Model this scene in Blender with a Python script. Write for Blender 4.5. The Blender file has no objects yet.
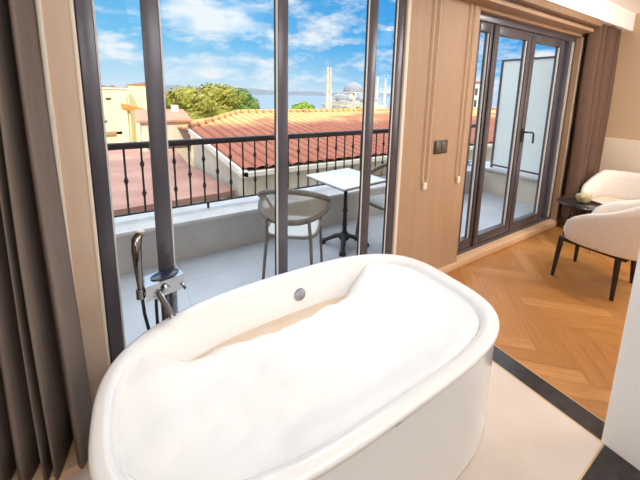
import bpy, bmesh, math, random
from mathutils import Vector, Matrix, noise
random.seed(7)
C = bpy.context.scene.collection
PI = math.pi
H = 1.5                                   # eye height, the camera stands at x = y = 0

# ------------------------------------------------------------------ colour / materials
def lin(c):
    return c / 12.92 if c <= .04045 else ((c + .055) / 1.055) ** 2.4
def rgb(r, g, b):
    return (lin(r / 255), lin(g / 255), lin(b / 255), 1)

class NT:
    """small node-tree helper"""
    def __init__(s, tree):
        s.t = tree; s.n = tree.nodes; s.l = tree.links
    def new(s, kind, **kw):
        n = s.n.new(kind)
        for k, v in kw.items(): setattr(n, k, v)
        return n
    def put(s, sock, v):
        if hasattr(v, 'is_output'): s.l.new(v, sock)
        else: sock.default_value = v
    def math(s, op, a, b=0, c=0, clamp=False):
        n = s.new('ShaderNodeMath', operation=op, use_clamp=clamp)
        for i, v in enumerate((a, b, c)): s.put(n.inputs[i], v)
        return n.outputs[0]
    def vmath(s, op, a, b=(0, 0, 0)):
        n = s.new('ShaderNodeVectorMath', operation=op)
        s.put(n.inputs[0], a); s.put(n.inputs[1], b)
        return n.outputs['Value'] if op in ('DOT_PRODUCT', 'LENGTH', 'DISTANCE') else n.outputs[0]
    def mix(s, f, a, b):
        n = s.new('ShaderNodeMix', data_type='RGBA')
        s.put(n.inputs[0], f); s.put(n.inputs[6], a); s.put(n.inputs[7], b)
        return n.outputs[2]
    def ramp(s, f, stops):
        n = s.new('ShaderNodeValToRGB')
        e = n.color_ramp.elements
        while len(e) < len(stops): e.new(.5)
        for el, (p, c) in zip(e, stops): el.position = p; el.color = c
        s.put(n.inputs[0], f)
        return n.outputs[0]
    def noise(s, vec, scale, detail=4, rough=.5):
        n = s.new('ShaderNodeTexNoise')
        s.put(n.inputs['Vector'], vec)
        n.inputs['Scale'].default_value = scale; n.inputs['Detail'].default_value = detail
        n.inputs['Roughness'].default_value = rough
        return n.outputs[0]
    def mapping(s, vec, scale=(1, 1, 1), loc=(0, 0, 0), rot=(0, 0, 0)):
        n = s.new('ShaderNodeMapping')
        s.put(n.inputs[0], vec)
        n.inputs[1].default_value = loc; n.inputs[2].default_value = rot; n.inputs[3].default_value = scale
        return n.outputs[0]

def mat(name, col, rough=.5, metal=0, var=None, vscale=8, vstretch=(1, 1, 1), bump=0, bscale=60, spec=.5, coat=0, builder=None):
    m = bpy.data.materials.new(name); m.use_nodes = True
    k = NT(m.node_tree); b = k.n['Principled BSDF']
    b.inputs['Roughness'].default_value = rough; b.inputs['Metallic'].default_value = metal
    b.inputs['Specular IOR Level'].default_value = spec
    if coat: b.inputs['Coat Weight'].default_value = coat
    b.inputs['Base Color'].default_value = col
    co = k.new('ShaderNodeTexCoord').outputs['Object']
    if var:
        v = k.mapping(co, vstretch)
        f = k.noise(v, vscale, 5, .6)
        f = k.ramp(f, [(.3, (0, 0, 0, 1)), (.7, (1, 1, 1, 1))])
        k.put(b.inputs['Base Color'], k.mix(f, col, var))
    if bump:
        bn = k.new('ShaderNodeBump'); bn.inputs['Strength'].default_value = bump; bn.inputs['Distance'].default_value = .004
        k.put(bn.inputs['Height'], k.noise(k.mapping(co, vstretch), bscale, 3)); k.put(b.inputs['Normal'], bn.outputs[0])
    if builder: builder(k, b, co)
    return m

def glass(name, tint=(.96, .985, 1, 1), refl=.05):
    m = bpy.data.materials.new(name); m.use_nodes = True
    k = NT(m.node_tree)
    for n in list(k.n):
        if n.type != 'OUTPUT_MATERIAL': k.n.remove(n)
    out = k.n['Material Output']
    tr = k.new('ShaderNodeBsdfTransparent'); tr.inputs[0].default_value = tint
    gl = k.new('ShaderNodeBsdfGlossy'); gl.inputs['Roughness'].default_value = .0
    fr = k.new('ShaderNodeLayerWeight'); fr.inputs[0].default_value = .5
    mx = k.new('ShaderNodeMixShader')
    k.put(mx.inputs[0], k.math('MULTIPLY_ADD', k.math('POWER', fr.outputs['Facing'], 5), refl * 5, refl * .06))
    k.l.new(tr.outputs[0], mx.inputs[1]); k.l.new(gl.outputs[0], mx.inputs[2]); k.l.new(mx.outputs[0], out.inputs[0])
    return m

# ------------------------------------------------------------------ mesh building
class MB:
    """collects shapes; build() links them as ONE mesh object"""
    def __init__(s): s.bm = bmesh.new(); s.uv = None
    def box(s, x0, x1, y0, y1, z0, z1, bev=0, seg=2):
        r = bmesh.ops.create_cube(s.bm, size=1)
        vs = r['verts']
        for v in vs:
            v.co = Vector(((x0 + x1) / 2 + v.co.x * (x1 - x0), (y0 + y1) / 2 + v.co.y * (y1 - y0), (z0 + z1) / 2 + v.co.z * (z1 - z0)))
        if bev:
            es = list({e for v in vs for e in v.link_edges})
            bmesh.ops.bevel(s.bm, geom=es, offset=bev, segments=seg, affect='EDGES', profile=.5)
        return s
    def loft(s, rings, closed_ring=True, cap=True, loop=False):
        vr = [[s.bm.verts.new(p) for p in r] for r in rings]
        n = len(vr[0])
        pairs = list(zip(vr, vr[1:])) + ([(vr[-1], vr[0])] if loop else [])
        for a, b in pairs:
            for i in range(n if closed_ring else n - 1):
                j = (i + 1) % n
                try: s.bm.faces.new((a[i], a[j], b[j], b[i]))
                except ValueError: pass
        if cap and closed_ring and not loop:
            try: s.bm.faces.new(list(reversed(vr[0])))
            except ValueError: pass
            try: s.bm.faces.new(vr[-1])
            except ValueError: pass
        return s
    def tube(s, pts, rad, n=10, loop=False, squash=1):
        pts = [Vector(p) for p in pts]
        rads = rad if isinstance(rad, (list, tuple)) else [rad] * len(pts)
        rings = []; up = None
        for i, p in enumerate(pts):
            a = pts[i - 1] if (i > 0 or loop) else p
            b = pts[(i + 1) % len(pts)] if (i < len(pts) - 1 or loop) else p
            d = (b - a).normalized()
            if up is None:
                up = Vector((0, 0, 1)) if abs(d.z) < .9 else Vector((1, 0, 0))
            u = d.cross(up)
            if u.length < 1e-5: u = d.cross(Vector((0, 1, 0)))
            u.normalize(); w = u.cross(d).normalized(); up = w
            rings.append([p + (u * math.cos(2 * PI * k / n) + w * math.sin(2 * PI * k / n) * squash) * rads[i] for k in range(n)])
        return s.loft(rings, loop=loop)
    def lathe(s, prof, cx=0, cy=0, n=24, M=None):
        rings = []
        for r, z in prof:
            ring = [Vector((r * math.cos(2 * PI * k / n), r * math.sin(2 * PI * k / n), z)) for k in range(n)]
            if M: ring = [M @ v for v in ring]
            rings.append([v + Vector((cx, cy, 0)) for v in ring])
        return s.loft(rings)
    def prism(s, pts, off):
        off = Vector(off)
        a = [Vector(p) for p in pts]
        return s.loft([a, [p + off for p in a]])
    def poly(s, pts):
        s.bm.faces.new([s.bm.verts.new(p) for p in pts]); return s
    def build(s, name, m, parent=None, smooth=True, angle=40, loc=None):
        bmesh.ops.recalc_face_normals(s.bm, faces=s.bm.faces)
        me = bpy.data.meshes.new(name); s.bm.to_mesh(me); s.bm.free()
        for mm in (m if isinstance(m, (list, tuple)) else [m]): me.materials.append(mm)
        if smooth:
            me.shade_smooth(); me.set_sharp_from_angle(angle=math.radians(angle))
        o = bpy.data.objects.new(name, me); C.objects.link(o)
        if parent: o.parent = parent
        if loc: o.location = loc
        return o

def tag(o, label, cat, group=None, kind=None):
    o['label'] = label; o['category'] = cat
    if group: o['group'] = group
    if kind: o['kind'] = kind
    return o
def thing(name, label, cat, loc=(0, 0, 0), rz=0, group=None):
    o = bpy.data.objects.new(name, None); C.objects.link(o); o.empty_display_size = .1
    o.location = loc; o.rotation_euler = (0, 0, rz)
    return tag(o, label, cat, group)
def struct(o, label=None):
    o['kind'] = 'structure'
    if label: o['label'] = label
    return o
def sroot(name, label=None):
    o = bpy.data.objects.new(name, None); C.objects.link(o); return struct(o, label)
def kids(o): return [c for c in C.objects if c.parent == o]
def dup(root, loc, rz, label):
    r = root.copy(); C.objects.link(r); r.location = loc; r.rotation_euler = (0, 0, rz); r['label'] = label
    for ch in kids(root):
        c = ch.copy(); C.objects.link(c); c.parent = r
        for g in kids(ch):
            d = g.copy(); C.objects.link(d); d.parent = c
    return r

# ------------------------------------------------------------------ palette
def tile_builder(sx, sy, ox, oy, w, jcol):
    def f(k, b, co):
        sep = k.new('ShaderNodeSeparateXYZ'); k.put(sep.inputs[0], co)
        def line(v, s_, o_):
            t = k.math('FRACT', k.math('DIVIDE', k.math('SUBTRACT', v, o_), s_))
            d = k.math('MINIMUM', t, k.math('SUBTRACT', 1, t))
            return k.math('LESS_THAN', k.math('MULTIPLY', d, s_), w)
        ln = k.math('MAXIMUM', line(sep.outputs[0], sx, ox), line(sep.outputs[1], sy, oy))
        base = b.inputs['Base Color'].links[0].from_socket if b.inputs['Base Color'].links else b.inputs['Base Color'].default_value[:]
        k.put(b.inputs['Base Color'], k.mix(ln, base, jcol))
    return f
def grain_builder(scale, stretch, dark, amt=.5):
    def f(k, b, co):
        n = k.noise(k.mapping(co, stretch), scale, 6, .65)
        n = k.ramp(n, [(.35, (0, 0, 0, 1)), (.65, (1, 1, 1, 1))])
        k.put(b.inputs['Base Color'], k.mix(k.math('MULTIPLY', n, amt), b.inputs['Base Color'].default_value[:], dark))
    return f

M = {}
M['tub'] = mat('white acrylic', (.90, .885, .865, 1), .16, coat=.3)
M['foam'] = mat('bath foam', (.93, .92, .90, 1), .8, var=(.925, .912, .89, 1), vscale=4, bump=.12, bscale=40, spec=.2)
M['chrome'] = mat('chrome', (.40, .41, .44, 1), .08, 1)
M['water'] = mat('shade tinted soap water', rgb(232, 208, 182), .3, var=rgb(238, 222, 204), vscale=6)  # tan shade along the tub wall is put into the water colour
M['darkchrome'] = mat('dark chrome', (.20, .19, .19, 1), .16, 1)
M['black'] = mat('black rubber', (.012, .012, .013, 1), .45)
M['ovalblue'] = mat('dark glossy disc', (.02, .022, .045, 1), .2)
M['frame'] = mat('dark grey aluminium', rgb(92, 88, 95), .32, .3, var=rgb(82, 79, 87), vscale=3)
M['framedk'] = mat('black gasket', rgb(38, 35, 36), .5)
M['edge'] = mat('pale glass edge strip', rgb(205, 203, 198), .35)
M['glass'] = glass('clear glass')
M['frost'] = mat('frosted glass', rgb(246, 252, 251), .5, var=rgb(240, 249, 248), vscale=2)
M['panel'] = mat('beige wall panelling', rgb(182, 150, 120), .55, var=rgb(173, 141, 111), vscale=3, vstretch=(6, 6, .4))
M['panelleft'] = mat('pinkish beige panelling', rgb(216, 190, 168), .55, var=rgb(208, 181, 158), vscale=3, vstretch=(6, 6, .4))
M['panelpale'] = mat('pale beige trim', rgb(236, 220, 202), .5)
M['cream'] = mat('cream wall', rgb(204, 178, 148), .75, bump=.1, bscale=220)
M['white'] = mat('white plaster', rgb(250, 248, 246), .7, bump=.05, bscale=120)
M['ceil'] = mat('white ceiling paint', rgb(252, 249, 245), .8)
M['skirt'] = mat('light oak trim', rgb(222, 188, 154), .4, builder=grain_builder(6, (1, 20, 20), rgb(204, 164, 126)))
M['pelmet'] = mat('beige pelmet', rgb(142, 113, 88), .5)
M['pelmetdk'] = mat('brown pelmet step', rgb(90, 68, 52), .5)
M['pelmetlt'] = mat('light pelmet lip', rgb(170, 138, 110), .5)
M['blackstone'] = mat('black stone', rgb(44, 41, 42), .22, var=rgb(62, 58, 58), vscale=30)
M['brass'] = mat('thin brass strip', rgb(205, 175, 130), .35, .4)
M['bathtile'] = mat('beige stone tile', rgb(220, 207, 196), .35, var=rgb(210, 196, 184), vscale=3.5)
M['baltile'] = mat('pale grey balcony tile', rgb(172, 177, 184), .4, var=rgb(160, 164, 172), vscale=3, builder=tile_builder(.6, .6, .285, .12, .003, rgb(150, 150, 152)))
M['ledge'] = mat('grey stone cladding', rgb(188, 182, 176), .7, var=rgb(172, 166, 160), vscale=4, bump=.15, bscale=60)
M['ledgetan'] = mat('beige stone cladding', rgb(224, 210, 192), .7, var=rgb(210, 196, 178), vscale=5)
M['marble'] = mat('white marble coping', rgb(206, 203, 202), .4, var=rgb(186, 183, 184), vscale=6)
M['iron'] = mat('black wrought iron', rgb(46, 38, 38), .5, .2)
M['castiron'] = mat('black cast iron', rgb(34, 30, 32), .45, .3)
M['tabletop'] = mat('white table top', rgb(238, 240, 240), .25)
M['tabledge'] = mat('dark table edge', rgb(70, 72, 72), .4)
M['chairtube'] = mat('taupe painted metal', rgb(118, 106, 94), .5, var=rgb(106, 94, 82), vscale=20)
M['chairseat'] = mat('pale woven seat', rgb(196, 196, 194), .7, bump=.3, bscale=300)
M['armfab'] = mat('cream boucle', rgb(242, 234, 226), .95, var=rgb(234, 224, 214), vscale=60, bump=.5, bscale=160, spec=.1)
M['armin'] = mat('beige boucle inside', rgb(232, 216, 198), .95, var=rgb(222, 204, 184), vscale=60, bump=.5, bscale=160, spec=.1)
M['darkwood'] = mat('black stained wood', rgb(34, 26, 26), .4)
M['blacktop'] = mat('black table top', rgb(36, 34, 38), .25)
M['jar'] = glass('jar glass', (.95, .97, .93, 1), .06)
M['moss'] = mat('moss', rgb(170, 152, 118), .9, var=rgb(210, 190, 158), vscale=40)
M['switch'] = mat('anthracite switch', rgb(66, 60, 54), .4)
M['switch2'] = mat('switch rocker', rgb(84, 78, 70), .35)
M['cord'] = mat('beige blind chain', rgb(226, 198, 166), .5)
M['clip'] = mat('white plastic clip', rgb(236, 226, 212), .4)
M['mark'] = mat('grey print', rgb(150, 140, 132), .5)

def mesh_mat():
    m = mat('woven back mesh', rgb(170, 156, 134), .8)
    k = NT(m.node_tree); b = k.n['Principled BSDF']; out = k.n['Material Output']
    tr = k.new('ShaderNodeBsdfTransparent'); mx = k.new('ShaderNodeMixShader'); mx.inputs[0].default_value = .62
    k.l.new(tr.outputs[0], mx.inputs[1]); k.l.new(b.outputs[0], mx.inputs[2]); k.l.new(mx.outputs[0], out.inputs[0])
    return m
M['mesh'] = mesh_mat()

def curtain_builder(k, b, co):
    w = k.new('ShaderNodeTexWave'); w.bands_direction = 'Z'; k.put(w.inputs[0], co)
    w.inputs['Scale'].default_value = 120; w.inputs['Distortion'].default_value = 2
    bn = k.new('ShaderNodeBump'); bn.inputs['Strength'].default_value = .15; bn.inputs['Distance'].default_value = .001
    k.put(bn.inputs['Height'], w.outputs[0]); k.put(b.inputs['Normal'], bn.outputs[0])
M['curtain'] = mat('taupe curtain cloth', rgb(132, 119, 111), .9, var=rgb(124, 111, 103), vscale=14, vstretch=(3, 3, .5), spec=.1, builder=curtain_builder)
M['curtain2'] = mat('brown curtain cloth', rgb(104, 82, 70), .9, var=rgb(99, 77, 66), vscale=14, vstretch=(3, 3, .5), spec=.1, builder=curtain_builder)

def plank_builder(k, b, co):
    a = k.new('ShaderNodeVertexColor'); a.layer_name = 'plank'
    sep = k.new('ShaderNodeSeparateColor'); k.put(sep.inputs[0], a.outputs[0])
    base = k.ramp(sep.outputs[0], [(0, rgb(174, 118, 60)), (.5, rgb(188, 132, 72)), (1, rgb(198, 144, 84))])
    uv = k.new('ShaderNodeTexCoord').outputs['UV']
    g = k.noise(k.mapping(uv, (1.6, 26, 1)), 2.2, 6, .65)
    g = k.ramp(g, [(.38, (0, 0, 0, 1)), (.62, (1, 1, 1, 1))])
    k.put(b.inputs['Base Color'], k.mix(k.math('MULTIPLY', g, .58), base, rgb(158, 102, 50)))
M['plank'] = mat('oak herringbone', rgb(196, 138, 80), .36, builder=plank_builder)
M['joint'] = mat('plank joint', rgb(120, 72, 36), .7)

# ------------------------------------------------------------------ setting: room
YW = 1.57
# herringbone floor
def herringbone():
    mb = MB(); bm = mb.bm
    X0, X1, Y0, Y1 = 1.81, 5.1, -2.4, YW
    col = bm.loops.layers.color.new('plank'); uvl = bm.loops.layers.uv.new('UVMap')
    w = .094; n = 6; L = n * w; g = .0012
    cs = math.sqrt(.5)
    def put(a0, a1, b0, b1, vert):
        ca = [(a0 + g, b0 + g), (a1 - g, b0 + g), (a1 - g, b1 - g), (a0 + g, b1 - g)]
        pts = [(2.05 + (p - q) * cs, .66 + (p + q) * cs) for p, q in ca]
        if max(p[0] for p in pts) < X0 or min(p[0] for p in pts) > X1 or max(p[1] for p in pts) < Y0 or min(p[1] for p in pts) > Y1: return
        f = bm.faces.new([bm.verts.new((p[0], p[1], 0)) for p in pts])
        r = random.random(); off = random.random() * 40
        for lp, (p, q) in zip(f.loops, ca):
            lp[col] = (r, r, r, 1)
            lp[uvl].uv = ((q - b0 if vert else p - a0) + off, (p - a0 if vert else q - b0) + off)
    for i in range(-70, 71):
        for kk in range(-8, 9):
            a = i * w + 2 * L * kk
            put(a, a + L, i * w, (i + 1) * w, False)
            put(a, a + w, (i + 1) * w, (i + 1) * w + L, True)
    for co, no in (((X0, 0, 0), (-1, 0, 0)), ((X1, 0, 0), (1, 0, 0)), ((0, Y0, 0), (0, -1, 0)), ((0, Y1, 0), (0, 1, 0))):
        bmesh.ops.bisect_plane(bm, geom=bm.verts[:] + bm.edges[:] + bm.faces[:], plane_co=co, plane_no=no, clear_outer=True)
    nf = len(bm.faces)
    mb.box(X0, X1, Y0, Y1, -.12, -.0015)
    bm.faces.ensure_lookup_table()
    for f in bm.faces[nf:]: f.material_index = 1
    o = mb.build('floor', [M['plank'], M['joint']], smooth=False)
    return struct(o, 'honey oak herringbone floor of the bedroom')
herringbone()
struct(MB().box(-1.7, 1.682, .318, 1.72, -.12, 0).build('floor_bathroom', M['bathtile']), 'beige stone floor under the bathtub')
struct(MB().box(-1.7, 1.682, -2.4, .312, -.12, 0).build('floor_entry', M['blackstone']), 'black stone floor in the lower right corner')
struct(MB().box(-1.7, 1.682, .312, .318, -.12, .0005).build('trim_1', M['brass']))
struct(MB().box(1.688, 1.804, -2.4, YW, -.12, .001).build('trim_2', M['blackstone']), 'black stone threshold strip between tile and oak')
struct(MB().box(1.804, 1.81, -2.4, YW, -.12, .002).build('trim_3', M['brass']))
struct(MB().box(1.682, 1.688, -2.4, YW, -.12, .0015).build('trim_4', M['brass']))
# ceiling
struct(MB().box(-1.7, 5.25, -2.4, 1.75, 2.5, 2.7).build('ceiling', M['ceil']))
struct(MB().box(1.4, 5.1, 1.395, YW, 2.303, 2.5).build('trim_5', M['ceil']), 'white dropped soffit above the balcony door')
# walls
def wall(name, m, *b, label=None): return struct(MB().box(*b).build(name, m), label)
wall('wall_left', M['cream'], -1.85, -1.7, -2.4, 1.75, -.12, 2.7)
wall('wall_back', M['cream'], -1.7, 5.25, -2.55, -2.4, -.12, 2.7)
wall('wall_right', M['cream'], 5.1, 5.25, -2.4, YW, -.12, 2.5)
wall('wall_partition', M['white'], 1.682, 1.81, -2.4, .325, .0015, 2.5, label='white partition wall at the right edge')
# window wall in pieces round the two openings
wall('wall_window_left', M['panelleft'], -1.7, -.147, YW, 1.75, -.12, 2.5)
struct(MB().box(1.59, 2.375, YW, 1.61, -.12, 2.5).box(1.74, 2.375, 1.6, 1.75, -.12, 2.5).build('wall_window_pillar', M['panel']), 'beige panelled pillar between window and balcony door')
wall('wall_window_right', M['panel'], 4.237, 5.25, YW, 1.75, -.12, 2.5)
wall('wall_window_header', M['panel'], 2.375, 4.237, YW, 1.75, 2.168, 2.5)
wall('wall_window_lintel', M['panel'], -.147, 1.59, YW, 1.75, 2.36, 2.5)
wall('wall_facade', M['white'], -14, 26, 1.60, 2.0, 2.5, 8.4, label='outer facade of the upper storeys')
wall('wall_facade_side', M['white'], 5.25, 26, 1.60, 2.0, -4, 2.5)
wall('wall_facade_end', M['white'], -14, -1.85, 1.60, 2.0, -4, 2.5)
# trims
struct(MB().box(-.254, -.238, YW - .022, YW, 0, 2.5, .004).build('trim_6', M['clip']), 'pale vertical bead beside the left curtain')
struct(MB().box(-.16, -.147, YW - .004, 1.63, 0, 2.36, .002).build('trim_7', M['panelpale']))
struct(MB().box(1.589, 1.618, YW - .006, 1.66, 0, 2.36, .002).build('trim_8', M['panelpale']), 'pale jamb strip between window frame and pillar')
struct(MB().box(4.240, 4.30, YW - .006, YW - .0005, .07, 2.168, .002).build('trim_9', M['panelpale']))
sk = MB().box(1.62, 4.3, YW - .022, YW, 0, .062, .006)
struct(sk.build('baseboard_window', M['skirt']), 'light oak skirting below the balcony door')
struct(MB().box(2.376, 4.236, YW - .008, 1.75, -.1, .072, .005).build('trim_10', M['skirt']), 'oak door sill')
struct(MB().box(4.3, 5.1, YW - .02, YW, 0, .062, .006).build('baseboard_corner', M['skirt']))
struct(MB().box(-1.7, -.09, 1.365, YW - .024, 0, .034, .004).build('baseboard_left', M['skirt']), 'oak skirting by the tub in the lower left corner')
# headboard panel on the right wall
hb = MB().box(5.045, 5.097, -1.6, YW - .02, .25, 1.035, .006)
tag(hb.build('headboard_panel', mat('cream upholstered panel', rgb(250, 236, 216), .8, bump=.1)), 'cream upholstered panel low on the right wall behind the far armchair', 'wall panel')
# pelmet
pm = thing('curtain_pelmet', 'stepped beige curtain pelmet above the balcony door', 'pelmet', (3.0, 1.45, 2.2))
def loc(p, o): o.matrix_parent_inverse = Matrix.Translation(-p.location); return o
loc(pm, MB().box(1.42, 4.21, 1.40, YW, 2.243, 2.302, .006).build('moulding', M['pelmet'], pm))
loc(pm, MB().box(1.42, 4.19, 1.455, YW, 2.226, 2.2425, .006).build('moulding', M['pelmetdk'], pm))
loc(pm, MB().box(1.42, 4.18, 1.452, YW, 2.194, 2.2255, .004).build('moulding', M['pelmetlt'], pm))

# ------------------------------------------------------------------ left window
win = sroot('window_1', 'tall dark framed balcony window behind the bathtub')
WB, WT = .0, 2.36
def mullion(x0, x1, y0, y1, name='mullion', left_edge=False, right_edge=False):
    o = MB().box(x0, x1, y0, y1, WB, WT, .004).build(name, M['frame'], win)
    if left_edge:
        MB().box(x0 - .012, x0 - .001, y0 + .004, y1 - .01, WB, WT).build('gasket', M['edge'], o)
        MB().box(x0 - .017, x0 - .0125, y0 + .006, y1 - .01, WB, WT).build('gasket', M['framedk'], o)
    if right_edge:
        MB().box(x1 + .001, x1 + .007, y0 + .004, y1 - .01, WB, WT).build('gasket', M['edge'], o)
    return o
mullion(-.146, -.092, 1.578, 1.606, right_edge=True)
mullion(.070, .137, 1.578, 1.606, right_edge=True)
mullion(.684, .742, 1.578, 1.606, left_edge=True)
mullion(1.288, 1.352, 1.578, 1.606, left_edge=True)
mullion(1.522, 1.588, 1.578, 1.606, left_edge=True)
MB().box(-.092, 1.522, 1.585, 1.65, WT - .06, WT, .004).build('rail', M['frame'], win)
MB().box(-.092, 1.522, 1.585, 1.65, 0, .07, .004).build('rail', M['frame'], win)
for x0, x1 in ((-.085, .07), (.144, .667), (.742, 1.271), (1.352, 1.505)):
    MB().box(x0, x1, 1.594, 1.599, .07, WT - .06).build('pane', M['glass'], win)

# ------------------------------------------------------------------ folding balcony door
dr = sroot('door_1', 'dark framed folding glass door to the balcony')
z0, z1 = .072, 2.168
fy0, fy1 = 1.615, 1.70
fr = MB()
fr.box(2.376, 2.44, fy0, fy1, z0, z1, .003).box(4.185, 4.236, fy0, fy1, z0, z1, .003).box(2.44, 4.185, fy0, fy1, z1 - .055, z1, .003).box(2.44, 4.185, fy0, fy1, z0, z0 + .035, .003)
fr.build('door_frame', M['frame'], dr)
MB().box(4.17, 4.184, fy0 - .002, fy1, z0 + .03, z1 - .055).build('gasket', M['edge'], dr)
def leaf(x0, x1, w=.075, edge=.0):
    t = .055
    p = MB()
    a, b = z0 + .04, z1 - .06
    p.box(x0, x0 + w, fy0 + .005, fy0 + .005 + t, a, b, .004).box(x1 - w, x1, fy0 + .005, fy0 + .005 + t, a, b, .004)
    p.box(x0 + w, x1 - w, fy0 + .005, fy0 + .005 + t, a, a + .085, .004).box(x0 + w, x1 - w, fy0 + .005, fy0 + .005 + t, b - .075, b, .004)
    o = p.build('door_leaf', M['frame'], dr)
    MB().box(x0 + w, x1 - w, fy0 + .03, fy0 + .036, a + .085, b - .075).build('pane', M['glass'], o)
    for xa, xb in ((x1 - w - .016, x1 - w - .001),):
        MB().box(xa, xb, fy0 + .018, fy0 + .029, a + .085, b - .075).build('gasket', M['edge'], o)
    return o
leaf(2.445, 2.66, .035)
L2 = leaf(2.69, 3.305, .062)
L3 = leaf(3.315, 3.985, .07)
MB().box(2.662, 2.688, fy0 - .004, fy1, z0 + .035, z1 - .06, .003).build('mullion', M['framedk'], dr)
MB().box(3.306, 3.314, fy0 + .004, fy1, z0 + .035, z1 - .06).build('gasket', M['framedk'], dr)
sl = MB().box(4.065, 4.135, fy0 + .0, fy1 - .01, z0 + .035, z1 - .055, .003).build('mullion', M['frame'], dr)
MB().box(4.136, 4.152, fy0 + .008, fy0 + .03, z0 + .035, z1 - .055).build('gasket', M['edge'], dr)
MB().box(3.99, 4.17, fy0 + .04, fy0 + .046, z0 + .035, z1 - .055).build('pane', M['glass'], dr)
hd = MB().box(3.318, 3.352, fy0 - .006, fy0 + .006, 1.06, 1.20, .003)
hd.tube([(3.335, fy0, 1.165), (3.335, fy0 - .045, 1.165), (3.36, fy0 - .05, 1.165), (3.42, fy0 - .05, 1.16), (3.445, fy0 - .05, 1.14), (3.45, fy0 - .05, 1.05)], .009)
hd.build('door_handle', M['framedk'], dr)

# ------------------------------------------------------------------ pillar fittings
sw = thing('light_switch', 'dark square light switch on the beige pillar', 'switch', (2.03, YW, 1.11))
loc(sw, MB().box(1.955, 2.105, YW - .010, YW - .0005, 1.06, 1.165, .003).build('plate', M['switch'], sw))
for x in (1.967, 2.034):
    loc(sw, MB().box(x, x + .058, YW - .013, YW - .009, 1.072, 1.153, .002).build('rocker', M['switch2'], sw))
def blind_cord(x, label):
    t = thing('blind_cord', label, 'blind cord', (x, YW, .8), group='blind chains on the pillar')
    loc(t, MB().tube([(x - .028, YW - .012, 2.19), (x - .026, YW - .012, .86), (x - .012, YW - .012, .815), (x + .012, YW - .012, .815), (x + .026, YW - .012, .86), (x + .028, YW - .012, 2.19)], .0042, 6).build('chain', M['cord'], t))
    loc(t, MB().box(x - .018, x + .018, YW - .02, YW - .0005, .795, .85, .005).build('clip', M['clip'], t))
blind_cord(1.87, 'left loop of pale blind chain on the pillar, nearer the bathtub window')
blind_cord(2.275, 'right loop of pale blind chain on the pillar, beside the balcony door')

# ------------------------------------------------------------------ curtains
def curtain(name, x0, x1, y, ztop, folds, depth, m, label, zb=.038, flare=0, pw=.85):
    mb = MB(); n = folds * 20; nz = 14
    rows = []
    random.seed(int(abs(x0) * 100))
    ph = [random.uniform(.6, 1.15) for _ in range(folds + 1)]
    for j in range(nz + 1):
        v = j / nz; z = ztop + (zb - ztop) * v
        row = []
        for i in range(n + 1):
            u = i / n; f = u * folds
            a = ph[int(min(f, folds))]
            fr_ = f - math.floor(f)
            tube = math.sin(PI * fr_) ** pw                     # rounded fronts, narrow valleys between
            yy = y + depth * .5 - depth * a * tube * (.8 + .2 * v) + .006 * math.sin(7 * v + 2.1 * math.floor(f))
            xx = x0 + (x1 - x0) * (math.floor(f) + .5 + (fr_ - .5) * (1 + .22 * math.sin(PI * fr_))) / folds + .010 * math.sin(2 * PI * f * .37 + 1.3) * (.4 + v) - flare * v * (1 - u)
            xx += .006 * math.sin(5 * v + 9 * u) + .022 * v * u
            row.append(Vector((xx, yy, z)))
        rows.append(row)
    mb.loft(rows, closed_ring=False, cap=False)
    t = thing(name, label, 'curtain', ((x0 + x1) / 2, y, 0))
    o = mb.build('curtain_panel', m, None, angle=180)
    so = o.modifiers.new('thick', 'SOLIDIFY'); so.thickness = .004
    o.parent = t; o.matrix_parent_inverse = Matrix.Translation(-t.location)
    return t
curtain('curtain', -.80, -.256, 1.42, 2.48, 11, .14, M['curtain'], 'floor length taupe curtain hanging left of the bathtub', pw=1.25)
curtain('curtain', 4.215, 4.95, 1.455, 2.30, 5, .115, M['curtain2'], 'dark brown curtain hanging in the corner right of the balcony door')

# ------------------------------------------------------------------ bathtub
TC = (.626, .988)
def sring(a, b, z, n=96, e=2.75, cx=TC[0], cy=TC[1]):
    out = []
    for k in range(n):
        t = 2 * PI * k / n; c, s = math.cos(t), math.sin(t)
        e = 4.0 if (c > 0 and s < 0) else 2.8
        out.append(Vector((cx + a * math.copysign(abs(c) ** (2 / e), c), cy + b * math.copysign(abs(s) ** (2 / e), s), z)))
    return out
tub = thing('bathtub', 'white freestanding oval bathtub filled with foam', 'bathtub', (TC[0], TC[1], 0))
mb = MB()
A, B = .780, .440
prof = [(-.05, 0), (-.025, .004), (-.010, .016), (-.006, .04), (-.006, .13), (-.007, .22), (-.008, .34), (-.009, .45), (-.008, .505), (-.006, .522), (0, .530), (.002, .540), (-.002, .548), (-.012, .552), (-.034, .552), (-.050, .548), (-.058, .538), (-.066, .50), (-.08, .42), (-.10, .33), (-.14, .22), (-.22, .14), (-.33, .12)]
mb.loft([sring(A + d, B + d * (1 if d > -.2 else .8), z) for d, z in prof])
loc(tub, mb.build('tub_shell', M['tub'], tub, angle=60))
ov = MB(); Mx = Matrix.Translation((.705, 1.362, .445)) @ Matrix.Rotation(math.radians(84), 4, 'X')
ov.lathe([(.0, 0), (.027, 0), (.033, .004), (.034, .012), (.030, .020), (.018, .023), (.001, .024)], n=24, M=Mx)
ovo = loc(tub, ov.build('overflow_cap', M['chrome'], tub)); ovo['label'] = 'round chrome overflow cap on the inner wall'
mk = loc(tub, MB().box(.615, .640, TC[1] - B + .002, TC[1] - B + .012, .520, .526, .001).build('maker_mark', M['mark'], tub))
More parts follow.
